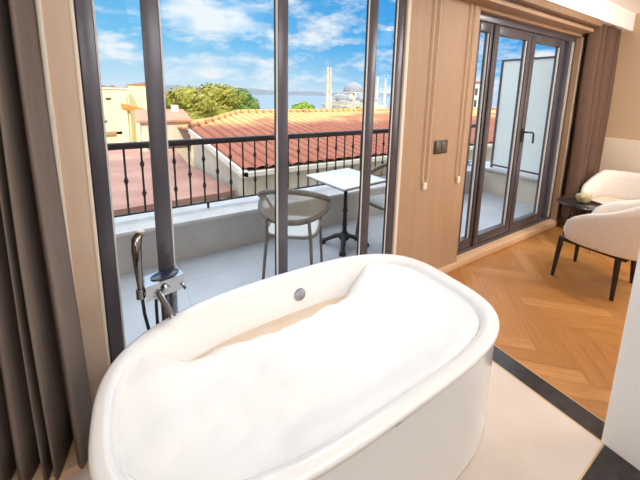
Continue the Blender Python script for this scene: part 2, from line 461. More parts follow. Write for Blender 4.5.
# foam
def sstep(a, b, x):
    t = max(0, min(1, (x - a) / (b - a))); return t * t * (3 - 2 * t)
def foam():
    mb = MB(); n = 140; R = 60
    rings = []
    for j in range(R + 1):
        q = j / R; ring = []
        for p in sring((A - .053) * q + 1e-4, (B - .053) * q + 1e-4, 0, n):
            x, y = p.x - TC[0], p.y - TC[1]
            nz = noise.fractal(Vector((x * 2.6, y * 2.6, 1.7)), .9, 2.0, 3)
            n2 = noise.fractal(Vector((x * 9, y * 9, 3.1)), .9, 2.0, 3)
            h = .458 + .030 * nz + .005 * n2
            edge = .315 + .05 * noise.noise(Vector((x * 5, 4.2, 0))) + .03 * noise.noise(Vector((x * 14, 1.2, 0)))
            dip = sstep(edge - .16, edge + .06, y) * sstep(-.66, -.45, x) * (1 - sstep(.30, .56, x))
            h += .055 * sstep(.55, 1, q) * (1 - dip) + .02 * sstep(.1, .6, x)
            h = min(h - .135 * dip, .520)
            ring.append(Vector((p.x, p.y, h)))
        rings.append(ring)
    mb.loft(rings, cap=False)
    o = mb.build('bath_foam', M['foam'], angle=180)
    tag(o, 'thick white soap foam filling the bathtub', 'foam', kind='stuff')
    w = MB().poly(sring(A - .092, B - .092, .366)).build('bath_water', M['water'])
    tag(w, 'strip of soapy bath water tinted tan for shade along the back inside wall of the bathtub', 'water')
foam()

# ------------------------------------------------------------------ bath mixer
mx = thing('bath_mixer', 'chrome floor standing bath mixer with hand shower behind the tub', 'tap', (.08, 1.485, 0))
P = lambda o: loc(mx, o)
mb = MB(); 
body = P(MB().prism([(.010, 1.395, .622), (.162, 1.432, .622), (.137, 1.522, .622), (.010, 1.49, .622)], (0, 0, .068)).build('mixer_body', M['chrome'], mx, angle=30))
ring = []
ov = MB(); Mo = Matrix.Translation((.088, 1.462, .690)) @ Matrix.Rotation(math.radians(14), 4, 'Z') @ Matrix.Diagonal((1.0, .62, 1, 1))
ov.lathe([(.001, 0), (.058, 0), (.058, .004), (.052, .006), (.001, .005)], n=28, M=Mo)  # thin dark oval disc lying on the mixer top
o = P(ov.build('oval_disc', M['ovalblue'], mx)); o['label'] = 'dark oval disc on the mixer top'
sp = MB().tube([(.050, 1.43, .655), (.062, 1.39, .640), (.092, 1.325, .590), (.098, 1.312, .575)], [.013, .013, .0125, .0125], 14)
P(sp.build('spout', M['chrome'], mx))
kn = MB().tube([(.085, 1.425, .655), (.088, 1.395, .652)], .016, 16)
P(kn.build('control_knob', M['chrome'], mx))
lv = MB().tube([(.150, 1.44, .640), (.163, 1.405, .628)], .006, 8)
P(lv.build('lever', M['chrome'], mx))
P(MB().tube([(.118, 1.46, .0), (.118, 1.46, .63)], .013, 14).lathe([(.04, 0), (.04, .008), (.02, .014), (.013, .016)], .118, 1.46).build('riser_pipe', M['chrome'], mx))
P(MB().tube([(.082, 1.49, .0), (.082, 1.49, .63)], .017, 14).lathe([(.04, 0), (.04, .008), (.02, .014), (.013, .016)], .082, 1.49).build('riser_pipe', M['darkchrome'], mx))
hold = MB().tube([(.02, 1.42, .655), (-.008, 1.415, .66)], .014, 12).tube([(-.008, 1.415, .64), (-.008, 1.415, .685)], .017, 14)
P(hold.build('shower_holder', M['darkchrome'], mx))
hs = MB().tube([(-.004, 1.415, .635), (-.007, 1.415, .70), (-.010, 1.418, .78), (-.011, 1.425, .85), (-.007, 1.44, .89), (.003, 1.452, .905)], [.010, .0125, .0155, .019, .020, .016], 14)
hso = P(hs.build('hand_shower', M['darkchrome'], mx))
P(MB().lathe([(.001, 0), (.016, 0), (.018, .006), (.014, .012), (.001, .012)], n=18, M=Matrix.Translation((.006, 1.456, .907)) @ Matrix.Rotation(math.radians(-35), 4, 'X')).build('spray_face', M['clip'], mx))
hz = MB().tube([(-.004, 1.415, .635), (.0, 1.415, .56), (.012, 1.42, .47), (.03, 1.43, .38), (.05, 1.445, .22), (.055, 1.46, .14), (.052, 1.47, .2), (.046, 1.46, .40), (.046, 1.45, .56), (.048, 1.44, .63)], .0065, 8)
P(hz.build('shower_hose', M['black'], mx))

# ------------------------------------------------------------------ balcony
struct(MB().box(-3.0, 5.6, 1.72, 3.3, -.15, -.002).build('floor_balcony', M['baltile']), 'pale grey tiled balcony floor')
struct(MB().box(-3.0, 5.6, 2.88, 3.22, -.002, .335).build('wall_balcony', M['ledge']), 'low stone balcony wall')
struct(MB().box(-3.0, 4.74, 2.845, 3.25, .335, .37, .006).build('trim_11', M['marble']), 'white marble coping on the balcony wall')
struct(MB().box(4.78, 5.2, 1.76, 2.879, -.002, .36).build('wall_balcony_end', M['ledgetan']))
struct(MB().box(4.74, 5.24, 1.76, 3.25, .36, .40, .006).build('trim_12', M['marble']))
RY = 3.10
rl = thing('balcony_railing', 'black wrought iron balcony railing with collared balusters', 'railing', (2, RY, .37))
RL = lambda o: loc(rl, o)
tr_ = MB().box(-2.9, 4.83, RY - .03, RY + .03, 1.002, 1.055, .006); RL(tr_.build('top_rail', M['iron'], rl))
RL(MB().box(-2.9, 4.83, RY - .012, RY + .012, .42, .434, .002).build('bottom_rail', M['iron'], rl))
for x in (-1.6, .6, 2.8, 4.75):
    RL(MB().box(x - .01, x + .01, RY - .01, RY + .01, .365, .425).build('foot', M['iron'], rl))
def baluster_mesh(kind):
    m_ = MB().tube([(0, 0, .43), (0, 0, 1.02)], .0085, 8)
    for z in ((.725,) if kind else (.60, .86)):
        m_.lathe([(.0076, z - .03), (.013, z - .024), (.013, z - .012), (.018, z - .008), (.018, z + .008), (.013, z + .012), (.013, z + .024), (.0076, z + .03)], n=10)
    return m_
b0 = baluster_mesh(0).build('baluster', M['iron'], rl); b1 = baluster_mesh(1).build('baluster', M['iron'], rl)
for i in range(46):
    x = -.94 + i * .1262
    src = (b0, b1)[i % 2]
    o = src if i < 2 else src.copy()
    if i >= 2: C.objects.link(o)
    o.parent = rl; o.matrix_parent_inverse = Matrix.Translation(-rl.location); o.location = (x, RY, 0)
# frosted divider
dv = thing('privacy_screen', 'frosted glass privacy screen in dark frame on the balcony end wall', 'screen', (4.86, 2.3, .40))
D = lambda o: loc(dv, o)
D(MB().box(4.845, 4.875, 1.78, 1.81, .40, 2.06).box(4.845, 4.875, 2.745, 2.775, .40, 2.06).box(4.845, 4.875, 1.81, 2.745, .43, .455).box(4.845, 4.875, 1.81, 2.745, 2.035, 2.06).build('screen_frame', M['frame'], dv))
D(MB().box(4.856, 4.866, 1.81, 2.745, .455, 2.035).build('pane', M['frost'], dv))

# cafe table
ct = thing('cafe_table', 'square white cafe table with black cast iron pedestal on the balcony', 'table', (1.76, 2.42, 0), math.radians(6))
MB().box(-.275, .275, -.285, .285, .682, .70, .004).build('table_top', M['tabletop'], ct)
MB().box(-.279, .279, -.289, .289, .676, .6815, .002).build('edge_band', M['tabledge'], ct)
MB().lathe([(.001, .06), (.05, .06), (.055, .09), (.03, .12), (.022, .15), (.022, .20), (.030, .21), (.022, .22), (.019, .34), (.028, .36), (.019, .38), (.018, .60), (.03, .64), (.07, .665), (.07, .676), (.001, .676)], n=18).build('pedestal', M['castiron'], ct)
for k in range(4):
    a = math.radians(45 + 90 * k); c, s = math.cos(a), math.sin(a)
    MB().tube([(c * .02, s * .02, .10), (c * .09, s * .09, .085), (c * .16, s * .16, .05), (c * .22, s * .22, .022)], [.03, .026, .022, .024], 10, squash=.8).lathe([(.001, 0), (.032, 0), (.034, .02), (.024, .034), (.001, .036)], c * .22, s * .22, 12).build('foot', M['castiron'], ct)
# bistro chairs (front is +y)
def bistro(label, locn, rz):
    t = thing('bistro_chair', label, 'chair', locn, rz, 'bistro chairs on the balcony')
    N = 28; am = math.radians(100); R = .265
    def pt(th, z): 
        k = 1 + .10 * (z - .6)
        return Vector((R * 1.02 * math.sin(th) * k, -R * math.cos(th) * k + .02, z))
    top = [pt(-am + 2 * am * i / N, .665 + .145 * max(0, math.cos((-am + 2 * am * i / N) * .9)) ** 1.3) for i in range(N + 1)]
    bot = [pt(-am + 2 * am * i / N, .655 - .085 * max(0, math.cos((-am + 2 * am * i / N) * .9)) ** 1.0) for i in range(N + 1)]
    MB().tube(top + bot[::-1], .021, 10, loop=True).build('back_frame', M['chairtube'], t)
    mm = MB(); mm.loft([top, bot], closed_ring=False, cap=False)
    mm.build('back_mesh', M['mesh'], t, angle=180)
    # seat
    def sq(a, z, e=4): return [Vector((a * math.copysign(abs(math.cos(q)) ** (2 / e), math.cos(q)), a * math.copysign(abs(math.sin(q)) ** (2 / e), math.sin(q)), z)) for q in [2 * PI * k / 40 for k in range(40)]]
    MB().tube(sq(.200, .440), .0125, 8, loop=True).build('seat_frame', M['chairtube'], t)
    MB().loft([sq(.188, .436), sq(.192, .446), sq(.186, .452)]).build('seat', M['chairseat'], t)
    for sx in (-1, 1):
        MB().tube([(sx * .155, -.235, .60), (sx * .165, -.205, .44), (sx * .180, -.225, .22), (sx * .190, -.255, 0)], [.012, .013, .012, .011], 10).build('leg', M['chairtube'], t)
        MB().tube([(sx * .255, .055, .655), (sx * .225, .14, .54), (sx * .185, .185, .44), (sx * .195, .205, .22), (sx * .205, .225, 0)], [.011, .012, .013, .012, .011], 10).build('leg', M['chairtube'], t)
    return t
ch = bistro('taupe bistro chair with round mesh back, left of the cafe table', (1.07, 2.16, 0), math.radians(-38))
dup(ch, (2.15, 2.24, 0), math.radians(94), 'taupe bistro chair partly hidden behind the window mullion, right of the cafe table')

# ------------------------------------------------------------------ bedroom seating
def armchair(label, locn, rz):
    t = thing('armchair', label, 'armchair', locn, rz, 'cream barrel armchairs')
    N = 40; am = math.radians(128); th = .062
    rings = []; 
    for i in range(N + 1):
        q = -am + 2 * am * i / N
        e = 2.6; a, b = .275, .285
        c, s = -math.cos(q), math.sin(q)
        base = Vector((a * math.copysign(abs(s) ** (2 / e), s), b * math.copysign(abs(c) ** (2 / e), c) - .025, 0))
        nx = Vector((s, c, 0)).normalized()
        w = max(0, 1 - abs(q) / am)
        k = min(1, abs(q) / am)
        zt = .53 + .26 * min(1, (1 - k) / .60) + .02 * (1 - k)
        endf = 1.0
        d = (am - abs(q)) / am
        if d < .10: endf = math.sqrt(max(0.02, 1 - (1 - d / .10) ** 2))
        zb = .375; zm = zb + (zt - zb) * 1.0
        hh = (zt - zb)
        zt2 = zb + hh * (.55 + .45 * endf)
        T = th * (.45 + .55 * endf)
        lean = .05
        ring = []
        for u, v in ((-.5, .0), (-.62, .05), (-.62, .5), (-.56, .82), (-.40, .95), (0, 1.0), (.36, .95), (.5, .82), (.5, .5), (.45, .05), (.35, 0)):
            z = zb + (zt2 - zb) * v
            r = -u * T + lean * v * .6
            ring.append(base + nx * r + Vector((0, 0, z)))
        rings.append(ring)
    sh = MB().loft(rings); sh.build('backrest_shell', M['armfab'], t, angle=180)
    def sup(a, b, z, e=3.2, cy=0, n=48):
        return [Vector((a * math.copysign(abs(math.cos(q)) ** (2 / e), math.cos(q)), cy + b * math.copysign(abs(math.sin(q)) ** (2 / e), math.sin(q)), z)) for q in [2 * PI * k / n for k in range(n)]]
    MB().loft([sup(.20, .20, .352, cy=-.02), sup(.258, .245, .36, cy=-.02), sup(.264, .25, .385, cy=-.02), sup(.258, .245, .40, cy=-.02)]).build('seat_base', M['armfab'], t)
    MB().loft([sup(.215, .22, .40, cy=-.02), sup(.235, .235, .415, cy=-.02), sup(.237, .238, .445, cy=-.02), sup(.22, .222, .468, cy=-.02), sup(.15, .15, .478, cy=-.02), sup(.01, .01, .480, cy=-.02)]).build('seat_cushion', M['armin'], t)
    MB().box(-.215, .215, -.20, .24, .322, .356, .008).build('seat_frame', M['darkwood'], t)
    for sx in (-1, 1):
        for sy in (-1, 1):
            m_ = MB(); rg = []
            for z, ins, r in ((.352, 0, .021), (.18, .6, .018), (0, 1.15, .013)):
                x, y = sx * (.185 + .035 * ins), .04 + sy * (.185 + .012 * ins)
                rg.append([Vector((x + r * math.cos(q), y + r * math.sin(q), z)) for q in [2 * PI * k / 12 for k in range(12)]])
            m_.loft(rg); m_.build('leg', M['darkwood'], t)
    return t
ac = armchair('cream barrel armchair nearest the bathtub, standing on four black legs', (3.235, .835, 0), 0)
far = dup(ac, (4.36, 1.05, 0), math.radians(90), 'cream barrel armchair in the far corner behind the black side table')
far.scale = (1, 1, .88)
st = thing('side_table', 'round black side table between the two armchairs', 'table', (3.79, 1.20, 0))
MB().lathe([(.001, .455), (.19, .455), (.2, .46), (.2, .472), (.196, .476), (.19, .472), (.001, .472)], n=40).build('table_top', M['blacktop'], st)
for k in range(3):
    a = math.radians(-95 + 120 * k); c, s = math.cos(a), math.sin(a)
    lg = MB().tube([(c * .08, s * .08, .456), (c * .14, s * .14, .02)], .0085, 10).build('leg', M['blacktop'], st)
    o = MB().tube([(c * .1386, s * .1386, .03), (c * .1428, s * .1428, .0)], .0095, 10).build('foot_tip', M['brass'], lg); o['label'] = 'brass foot tip'

jr = thing('moss_jar', 'small round glass jar with moss on the black side table', 'jar', (3.82, 1.20, .4725))
MB().lathe([(.045, .002), (.062, .02), (.068, .05), (.062, .085), (.055, .10), (.052, .10), (.058, .085), (.064, .05), (.058, .022), (.043, .006)], n=28).build('glass_bowl', M['jar'], jr)
jr.scale = (1, 1, 1.25)
mo = MB(); rgs = []
for z, r in ((.007, .04), (.025, .056), (.05, .061), (.065, .055), (.075, .03), (.078, .002)):
    rgs.append([Vector((r * (1 + .08 * math.sin(5 * q + z * 90)) * math.cos(q) * .97, r * (1 + .08 * math.sin(5 * q + z * 90)) * math.sin(q) * .97, z)) for q in [2 * PI * k / 24 for k in range(24)]])
mo.loft(rgs).build('moss', M['moss'], jr)

# ------------------------------------------------------------------ outside
def roof_builder(k, b, co):
    sep = k.new('ShaderNodeSeparateXYZ'); k.put(sep.inputs[0], co)
    n = k.noise(co, 1.3, 5, .7); n2 = k.noise(co, 12, 3, .6)
    c = k.mix(k.ramp(n, [(.35, (0, 0, 0, 1)), (.65, (1, 1, 1, 1))]), rgb(156, 88, 64), rgb(172, 106, 80))
    c = k.mix(k.math('MULTIPLY', n2, .5), c, rgb(146, 72, 48))
    # sunlight painted into the upper courses as ochre, with a red patch
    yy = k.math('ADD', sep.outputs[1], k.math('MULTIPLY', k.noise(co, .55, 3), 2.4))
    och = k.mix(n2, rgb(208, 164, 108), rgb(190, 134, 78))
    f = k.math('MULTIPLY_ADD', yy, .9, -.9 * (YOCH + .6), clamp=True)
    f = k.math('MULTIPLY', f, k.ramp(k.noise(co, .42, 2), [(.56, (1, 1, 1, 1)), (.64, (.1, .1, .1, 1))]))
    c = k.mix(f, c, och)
    # shade painted into the valleys between the tile rows
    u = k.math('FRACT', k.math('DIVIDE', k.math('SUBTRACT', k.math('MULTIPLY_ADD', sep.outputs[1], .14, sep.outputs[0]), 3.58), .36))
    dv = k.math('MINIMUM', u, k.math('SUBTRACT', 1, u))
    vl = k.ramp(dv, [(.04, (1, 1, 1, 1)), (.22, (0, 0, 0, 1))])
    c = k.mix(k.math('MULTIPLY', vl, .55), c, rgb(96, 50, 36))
    k.put(b.inputs['Base Color'], c)
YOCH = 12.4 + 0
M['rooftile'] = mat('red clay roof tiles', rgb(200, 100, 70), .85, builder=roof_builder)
M['wallbeige'] = mat('weathered beige render', rgb(214, 204, 186), .85, var=rgb(188, 176, 156), vscale=1.2, vstretch=(2, 2, .6))
M['wallwhite'] = mat('white render', rgb(236, 228, 214), .85, var=rgb(222, 212, 196), vscale=1)
M['wallyellow'] = mat('pale yellow render', rgb(240, 222, 176), .85, var=rgb(232, 212, 164), vscale=.5)
M['pinkroof'] = mat('dusty pink flat roof', rgb(176, 134, 120), .9, var=rgb(150, 108, 96), vscale=1.0)
M['brownroof'] = mat('brown tiled roof', rgb(178, 132, 108), .9, var=rgb(156, 112, 90), vscale=2)
M['orange'] = mat('orange tiled roof', rgb(226, 140, 70), .9, var=rgb(206, 120, 56), vscale=1.5)
M['dkwin'] = mat('dark window opening', rgb(70, 66, 64), .4)
M['stonegrey'] = mat('pale grey mosque stone', rgb(194, 186, 176), .85, var=rgb(172, 164, 156), vscale=.3)
M['lead'] = mat('grey lead dome', rgb(140, 140, 148), .7, var=rgb(124, 124, 132), vscale=.3)
M['ground'] = mat('city ground', rgb(170, 150, 120), .95, var=rgb(140, 136, 96), vscale=.03)
M['sea'] = mat('blue grey sea', rgb(112, 126, 140), .9, var=rgb(122, 136, 148), vscale=.004, spec=.08)
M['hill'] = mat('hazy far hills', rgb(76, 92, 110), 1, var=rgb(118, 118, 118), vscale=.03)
M['bark'] = mat('bark', rgb(84, 66, 48), .95)
M['leaf'] = mat('yellow green leaves', rgb(160, 150, 52), .8, var=rgb(104, 108, 40), vscale=.6)
M['leafdk'] = mat('deep green leaves', rgb(120, 136, 50), .8, var=rgb(74, 96, 36), vscale=.6)
M['bush'] = mat('bright green leaves', rgb(146, 168, 48), .8, var=rgb(96, 124, 38), vscale=.3)

# red roofed neighbour: low pitch roof rising away from the balcony
nb = thing('red_roof_building', 'long building with red tiled roof just beyond the balcony railing', 'building', (8, 11, -6))
NB = lambda o: loc(nb, o)
pitch = math.tan(math.radians(9))
def zroof(y): return -.54 + (y - 8) * pitch
rings = []
mb = MB(); pitchx = .36
xs = []
prof_x = []
def hump(u): return .06 * abs(math.sin(PI * u)) ** .7
def left_x(y):   # verge line of the roof
    return 2.46 - (y - 8) * .14
nx_ = int(24 / pitchx) * 6
cols = [i * pitchx / 6 for i in range(nx_ + 1)]
ys = [8 + 6.6 * j / 22 for j in range(23)]
grid = []
for j, y in enumerate(ys):
    row = []
    for i, c in enumerate(cols):
        # hip: beyond y = 12.3 the left edge cuts back to the ridge
        lx = left_x(y) + c
        if y > 12.3: lx = max(lx, 1.86 + (y - 12.3) * 1.05)
        row.append(Vector((lx, y, zroof(y) + hump(c / pitchx) + .012 * (j % 2))))
    grid.append(row)
mb.loft(grid, closed_ring=False, cap=False)
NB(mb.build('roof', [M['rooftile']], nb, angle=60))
# back slope beyond the ridge
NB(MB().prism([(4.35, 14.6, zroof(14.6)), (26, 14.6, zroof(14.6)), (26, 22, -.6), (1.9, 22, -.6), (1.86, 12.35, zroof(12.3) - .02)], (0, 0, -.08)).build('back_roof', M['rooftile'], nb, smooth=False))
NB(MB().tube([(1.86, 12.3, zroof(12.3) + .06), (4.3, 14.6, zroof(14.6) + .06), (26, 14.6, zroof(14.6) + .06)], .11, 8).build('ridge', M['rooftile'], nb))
# fascia and walls
NB(MB().prism([(2.36, 7.9, -.60), (2.5, 7.9, -.72), (26.4, 7.9, -.72), (26.4, 7.9, -.56)], (0, .25, 0)).prism([(2.40, 7.9, -.56), (2.40, 7.9, -.74), (1.80, 12.35, -.04), (1.80, 12.35, .12)], (.16, 0, 0)).build('fascia', M['wallwhite'], nb, smooth=False))
NB(MB().prism([(2.55, 8.12, -9), (26, 8.12, -9), (26, 14, -9), (1.95, 12.3, -9)], (0, 0, 8.25)).prism([(2.52, 8.14, -.8), (1.95, 12.3, -.8), (1.95, 12.3, .0), (2.52, 8.14, -.68)], (.3, 0, 0)).build('wall', M['wallbeige'], nb, smooth=False))
for xx, zz in ((4.1, -1.9), (9.6, -1.6)):
    NB(MB().tube([(xx, 8.16, zz), (xx, 8.05, zz)], .09, 12).build('vent_hole', M['dkwin'], nb))

# lower building with a dusty pink roof
lb = thing('pink_roof_building', 'low building with dusty pink roof below the balcony on the left', 'building', (0, 16, -8))
LB = lambda o: loc(lb, o)
LB(MB().prism([(-4.6, 7.95, -1.2), (2.36, 8.42, -1.2), (1.74, 12.6, -1.2), (1.74, 15.7, -1.2), (.3, 15.75, -1.2), (.3, 17.3, -1.2), (-4.4, 17.6, -1.2)], (0, 0, -.14)).build('roof', M['pinkroof'], lb, smooth=False))
LB(MB().prism([(-4.4, 8.3, -8), (2.2, 8.7, -8), (1.6, 12.6, -8), (1.6, 15.6, -8), (-4.3, 15.6, -8)], (0, 0, 6.66)).build('wall', M['wallbeige'], lb, smooth=False))
for i in range(9):
    LB(MB().box(-3.3 + i * .66, -3.2 + i * .66, 8.1 + i * .045, 8.2 + i * .045, -2.6, -1.34).build('post', M['wallwhite'], lb))

# small rooftop house between
rh = thing('rooftop_house', 'small beige house with flat brown roof between the yellow block and the red roof', 'building', (1.4, 17, -3))
RH = lambda o: loc(rh, o)
RH(MB().box(.42, 2.42, 16, 18.4, -8, .08).build('wall', M['wallbeige'], rh))
RH(MB().prism([(.26, 15.8, .07), (2.5, 15.8, .07), (2.5, 18.6, .40), (.26, 18.6, .40)], (0, 0, .09)).build('roof', M['brownroof'], rh, smooth=False))
RH(MB().box(.60, 2.44, 15.86, 15.99, -1.08, -.95).build('string_course', M['brownroof'], rh))
RH(MB().box(1.9, 2.2, 17.9, 18.3, .3, .72).build('chimney', M['wallwhite'], rh))

# pale yellow blocks
yb = thing('yellow_block', 'wide pale yellow sunlit block with an orange lean-to roof', 'building', (-2, 42, -10))
YB = lambda o: loc(yb, o)
YB(MB().box(-12, .15, 40, 46, -14, 1.45).box(-1.2, -.1, 39.6, 40, -14, .9).build('wall', M['wallyellow'], yb))
YB(MB().box(-12.1, .2, 39.85, 46.1, 1.45, 1.6).build('parapet', M['wallwhite'], yb))
for xx, zz in ((-1.9, .35), (-2.4, -2.0)):
    YB(MB().box(xx, xx + .45, 39.93, 40.02, zz, zz + .22).build('window', M['dkwin'], yb))
YB(MB().box(-12, -.7, 39.6, 40.0, -3.25, -2.95).build('balcony_slab', M['brownroof'], yb))
yt = thing('yellow_tower', 'taller pale yellow block with brown roof behind the wide block', 'building', (1, 38, -10))
YT = lambda o: loc(yt, o)
YT(MB().box(.18, 4.0, 47, 52, -14, 2.05).build('wall', M['wallyellow'], yt))
YT(MB().prism([(-.05, 46.8, 2.04), (4.2, 46.8, 2.04), (2.1, 46.8, 2.42)], (0, 5.4, 0)).build('roof', M['brownroof'], yt, smooth=False))
YB(MB().prism([(-.62, 39.4, .03), (2.6, 39.4, -.9), (2.6, 39.4, -1.55), (-.62, 39.4, -.48)], (0, .5, 0)).build('lean_to_roof', M['orange'], yb, smooth=False))
YB(MB().box(.6, 2.6, 39.45, 41, -14, -1.3).build('annex_wall', M['wallyellow'], yb))

# houses on the hillside far left
hcols = [mat('house wall %d' % i, c, .9) for i, c in enumerate((rgb(236, 220, 200), rgb(214, 190, 164), rgb(226, 212, 204), rgb(200, 166, 132)))]
hroof = mat('far house roof', rgb(172, 108, 76), .9)
random.seed(5)
hx = [(-11 + i * 2.7 + random.uniform(-.15, .15), random.uniform(92, 108)) for i in range(13)]
words = ['far left end', 'second from the left', 'third from the left', 'fourth from the left', 'fifth from the left', 'sixth from the left', 'seventh, in the middle', 'sixth from the right', 'fifth from the right', 'fourth from the right', 'third from the right', 'second from the right', 'far right end']
for i, (x, y) in enumerate(hx):
    w = random.uniform(1.6, 2.4); hgt = random.uniform(2.6, 3.6)
    t = thing('hillside_house', 'small hillside house beyond the yellow block, %s of its row' % words[i], 'house', (x, y, -6), 0, 'hillside houses beyond the yellow block')
    MB().box(-w / 2, w / 2, -1.5, 1.5, -5, 4.2 + hgt).build('wall', hcols[i % 4], t)
    MB().prism([(-w / 2 - .15, -1.7, 4.2 + hgt), (w / 2 + .15, -1.7, 4.2 + hgt), (0, -1.7, 4.9 + hgt)], (0, 3.4, 0)).build('roof', hroof, t, smooth=False)

# white house beyond the door
wh = thing('white_house', 'white rendered house with dark windows seen through the left door pane', 'building', (38, 26, -6))
WH = lambda o: loc(wh, o)
WH(MB().box(35.5, 40.5, 25, 31, -10, 3.3).build('wall', M['wallwhite'], wh))
for xx in (36.3, 37.3, 38.3, 39.4):
    for zz in (.2, 1.7):
        WH(MB().box(xx, xx + .5, 24.95, 25.02, zz, zz + .9).build('window', M['dkwin'], wh))
WH(MB().box(35.3, 40.7, 24.8, 31.2, 3.3, 3.5).build('roof', M['brownroof'], wh))

# ground, sea and far shore
struct(MB().poly([(-400, 4, -14), (400, 4, -14), (420, 236, -14), (-300, 300, -14)]).build('ground', M['ground'], smooth=False))
struct(MB().poly([(-3000, 300, -25), (6000, 300, -25), (9000, 3600, -25), (-5000, 3600, -25)]).build('sea', M['sea'], smooth=False))
def hills():
    mb = MB(); rows = []
    for j in range(5):
        row = []
        for i in range(161):
            x = -2200 + i * 36
            h = (noise.fractal(Vector((x * .0016, 2.3, 0)), .8, 2, 4) * 26 + 34)
            h *= 2.0 if x < 700 else max(1.1, 2.0 - (x - 700) / 700)
            row.append(Vector((x, 2900 + j * 120, -26 + h * math.sin(PI / 2 * j / 4))))
        rows.append(row)
    mb.loft(rows, closed_ring=False, cap=False)
    struct(mb.build('hills', M['hill'], angle=180), 'hazy hills on the far shore')
hills()

# trees
def tree(name, x, y, zb, lobes, nleaf, ls, m, label, group=None, trunk=.25, seed=1):
    t = thing(name, label, 'tree', (x, y, zb), 0, group)
    rnd = random.Random(seed)
    mb = MB(); bm = mb.bm
    for (lx, ly, lz, r) in lobes:
        ico = bmesh.ops.create_icosphere(bm, subdivisions=2, radius=r * .86)
        for v in ico['verts']:
            d = 1 + .28 * noise.noise(v.co * (2.2 / r) + Vector((seed, lx, ly)))
            v.co = v.co * d; v.co.z *= .82; v.co += Vector((lx, ly, lz))
    for k in range(nleaf):
        lx, ly, lz, r = lobes[rnd.randrange(len(lobes))]
        d = Vector((rnd.gauss(0, 1), rnd.gauss(0, 1), rnd.gauss(0, 1))).normalized()
        p = Vector((lx, ly, lz)) + Vector((d.x, d.y, d.z * .85)) * r * rnd.uniform(.82, 1.12)
        n_ = (d + Vector((rnd.uniform(-.8, .8), rnd.uniform(-.8, .8), rnd.uniform(-.3, .9)))).normalized()
        u = n_.orthogonal().normalized(); v = n_.cross(u); s = ls * rnd.uniform(.6, 1.3)
        bm.faces.new([bm.verts.new(p + a) for a in (u * s, v * s * .6, -u * s, -v * s * .6)])
    mb.build('foliage', m, t, smooth=False)
    zt = min(l[2] for l in lobes)
    MB().tube([(0, 0, 0), (.1 * trunk, 0, zt * .5), (0, 0, zt + .5)], [trunk, trunk * .8, trunk * .55], 8).build('trunk', M['bark'], t)
    return t
g = 'trees behind the rooftops'
tree('leafy_tree', 7.9, 56, -9, [(-3.0, .2, 8.6, 1.9), (0, 0, 9.2, 2.5), (-2.2, .5, 8.2, 2.2), (2.3, -.3, 8.4, 2.4), (.3, -1, 5.8, 2.6)], 1500, .34, M['leaf'], 'yellow green tree at the left end of the clump, over the small beige house', g, seed=3)
tree('leafy_tree', 13.8, 62.5, -9, [(0, 0, 9.6, 2.8), (2.4, 0, 9.4, 2.6), (-1.8, 0, 8.0, 2.4), (.5, -1, 6.2, 3)], 1800, .34, M['leaf'], 'tallest yellow green tree in the middle of the clump', g, seed=4)
tree('leafy_tree', 20.9, 69, -9, [(0, 0, 9.0, 2.6), (2.0, 0, 7.4, 2.3), (-1.6, 0, 8.4, 2.2), (.3, -1, 5.8, 2.8)], 1500, .34, M['leafdk'], 'deeper green tree at the right end of the clump beside the sea', g, seed=5)
tree('round_tree', 105.8, 200, -15, [(0, 0, 6.6, 4.2), (-5.2, 0, 5.6, 3.6), (5.2, 0, 5.4, 3.4), (0, -2, 3.5, 5)], 1600, .8, M['bush'], 'small bright green tree left of the mosque', g, trunk=.5, seed=6)
for i, (x, lab) in enumerate(((134, 'low green bush below the mosque hall, left one'), (146, 'low green bush below the mosque dome, middle one'), (180, 'low green bush at the right of the mosque'))):
    tree('green_bush', x, 188, -14, [(0, 0, 3.6, 3.0), (3.5, 0, 3.0, 2.4), (-3, 0, 2.8, 2.3)], 700, .7, M['bush'], lab, 'bushes below the mosque', trunk=.4, seed=8 + i)

# mosque
ms = thing('mosque', 'domed grey mosque with four slender minarets on the horizon', 'mosque', (150, 205, -14))
def dome(cx, cy, z, r, sq=.9, n=28):
    return MB().lathe([(r, z), (r, z + .08 * r)] + [(r * math.cos(a), z + .08 * r + r * sq * math.sin(a)) for a in [PI / 2 * k / 9 for k in range(1, 9)]] + [(.02, z + .08 * r + r * sq)], cx, cy, n)
MS = lambda o: loc(ms, o)
cx, cy = 155.5, 208
MS(MB().box(cx - 15.5, cx + 15.5, cy - 14, cy + 14, -14, -3.5, .5).box(cx - 11.5, cx + 11.5, cy - 11, cy + 11, -3.5, .2, .5).box(cx - 21, cx + 21, cy - 15, cy + 15, -14, -7).build('hall', M['stonegrey'], ms, smooth=False))
MS(MB().lathe([(8.6, -.2), (8.6, 2.6), (8.0, 3.0), (.1, 3.0)], cx, cy, 32).build('drum', M['stonegrey'], ms))
MS(dome(cx, cy, 2.6, 8.2, .92).build('main_dome', M['lead'], ms))
MS(MB().tube([(cx, cy, 10.5), (cx, cy, 14.2)], [.3, .08], 8).build('finial', M['brass'], ms))
for dx, dy in ((0, -11), (0, 11), (-11, 0), (11, 0)):
    MS(dome(cx + dx * .9, cy + dy * .9, -3.5, 6.0, .8).build('half_dome', M['lead'], ms))
for dx in (-12.5, 12.5):
    for dy in (-12, 12):
        MS(dome(cx + dx, cy + dy, -3.4, 2.6, .9, 16).build('corner_dome', M['lead'], ms))
        MS(MB().lathe([(2.0, -.2), (2.0, 1.6), (.1, 1.6)], cx + dx * .72, cy + dy * .72, 12).build('turret', M['stonegrey'], ms))
        MS(dome(cx + dx * .72, cy + dy * .72, 1.5, 2.0, .9, 14).build('turret_dome', M['lead'], ms))
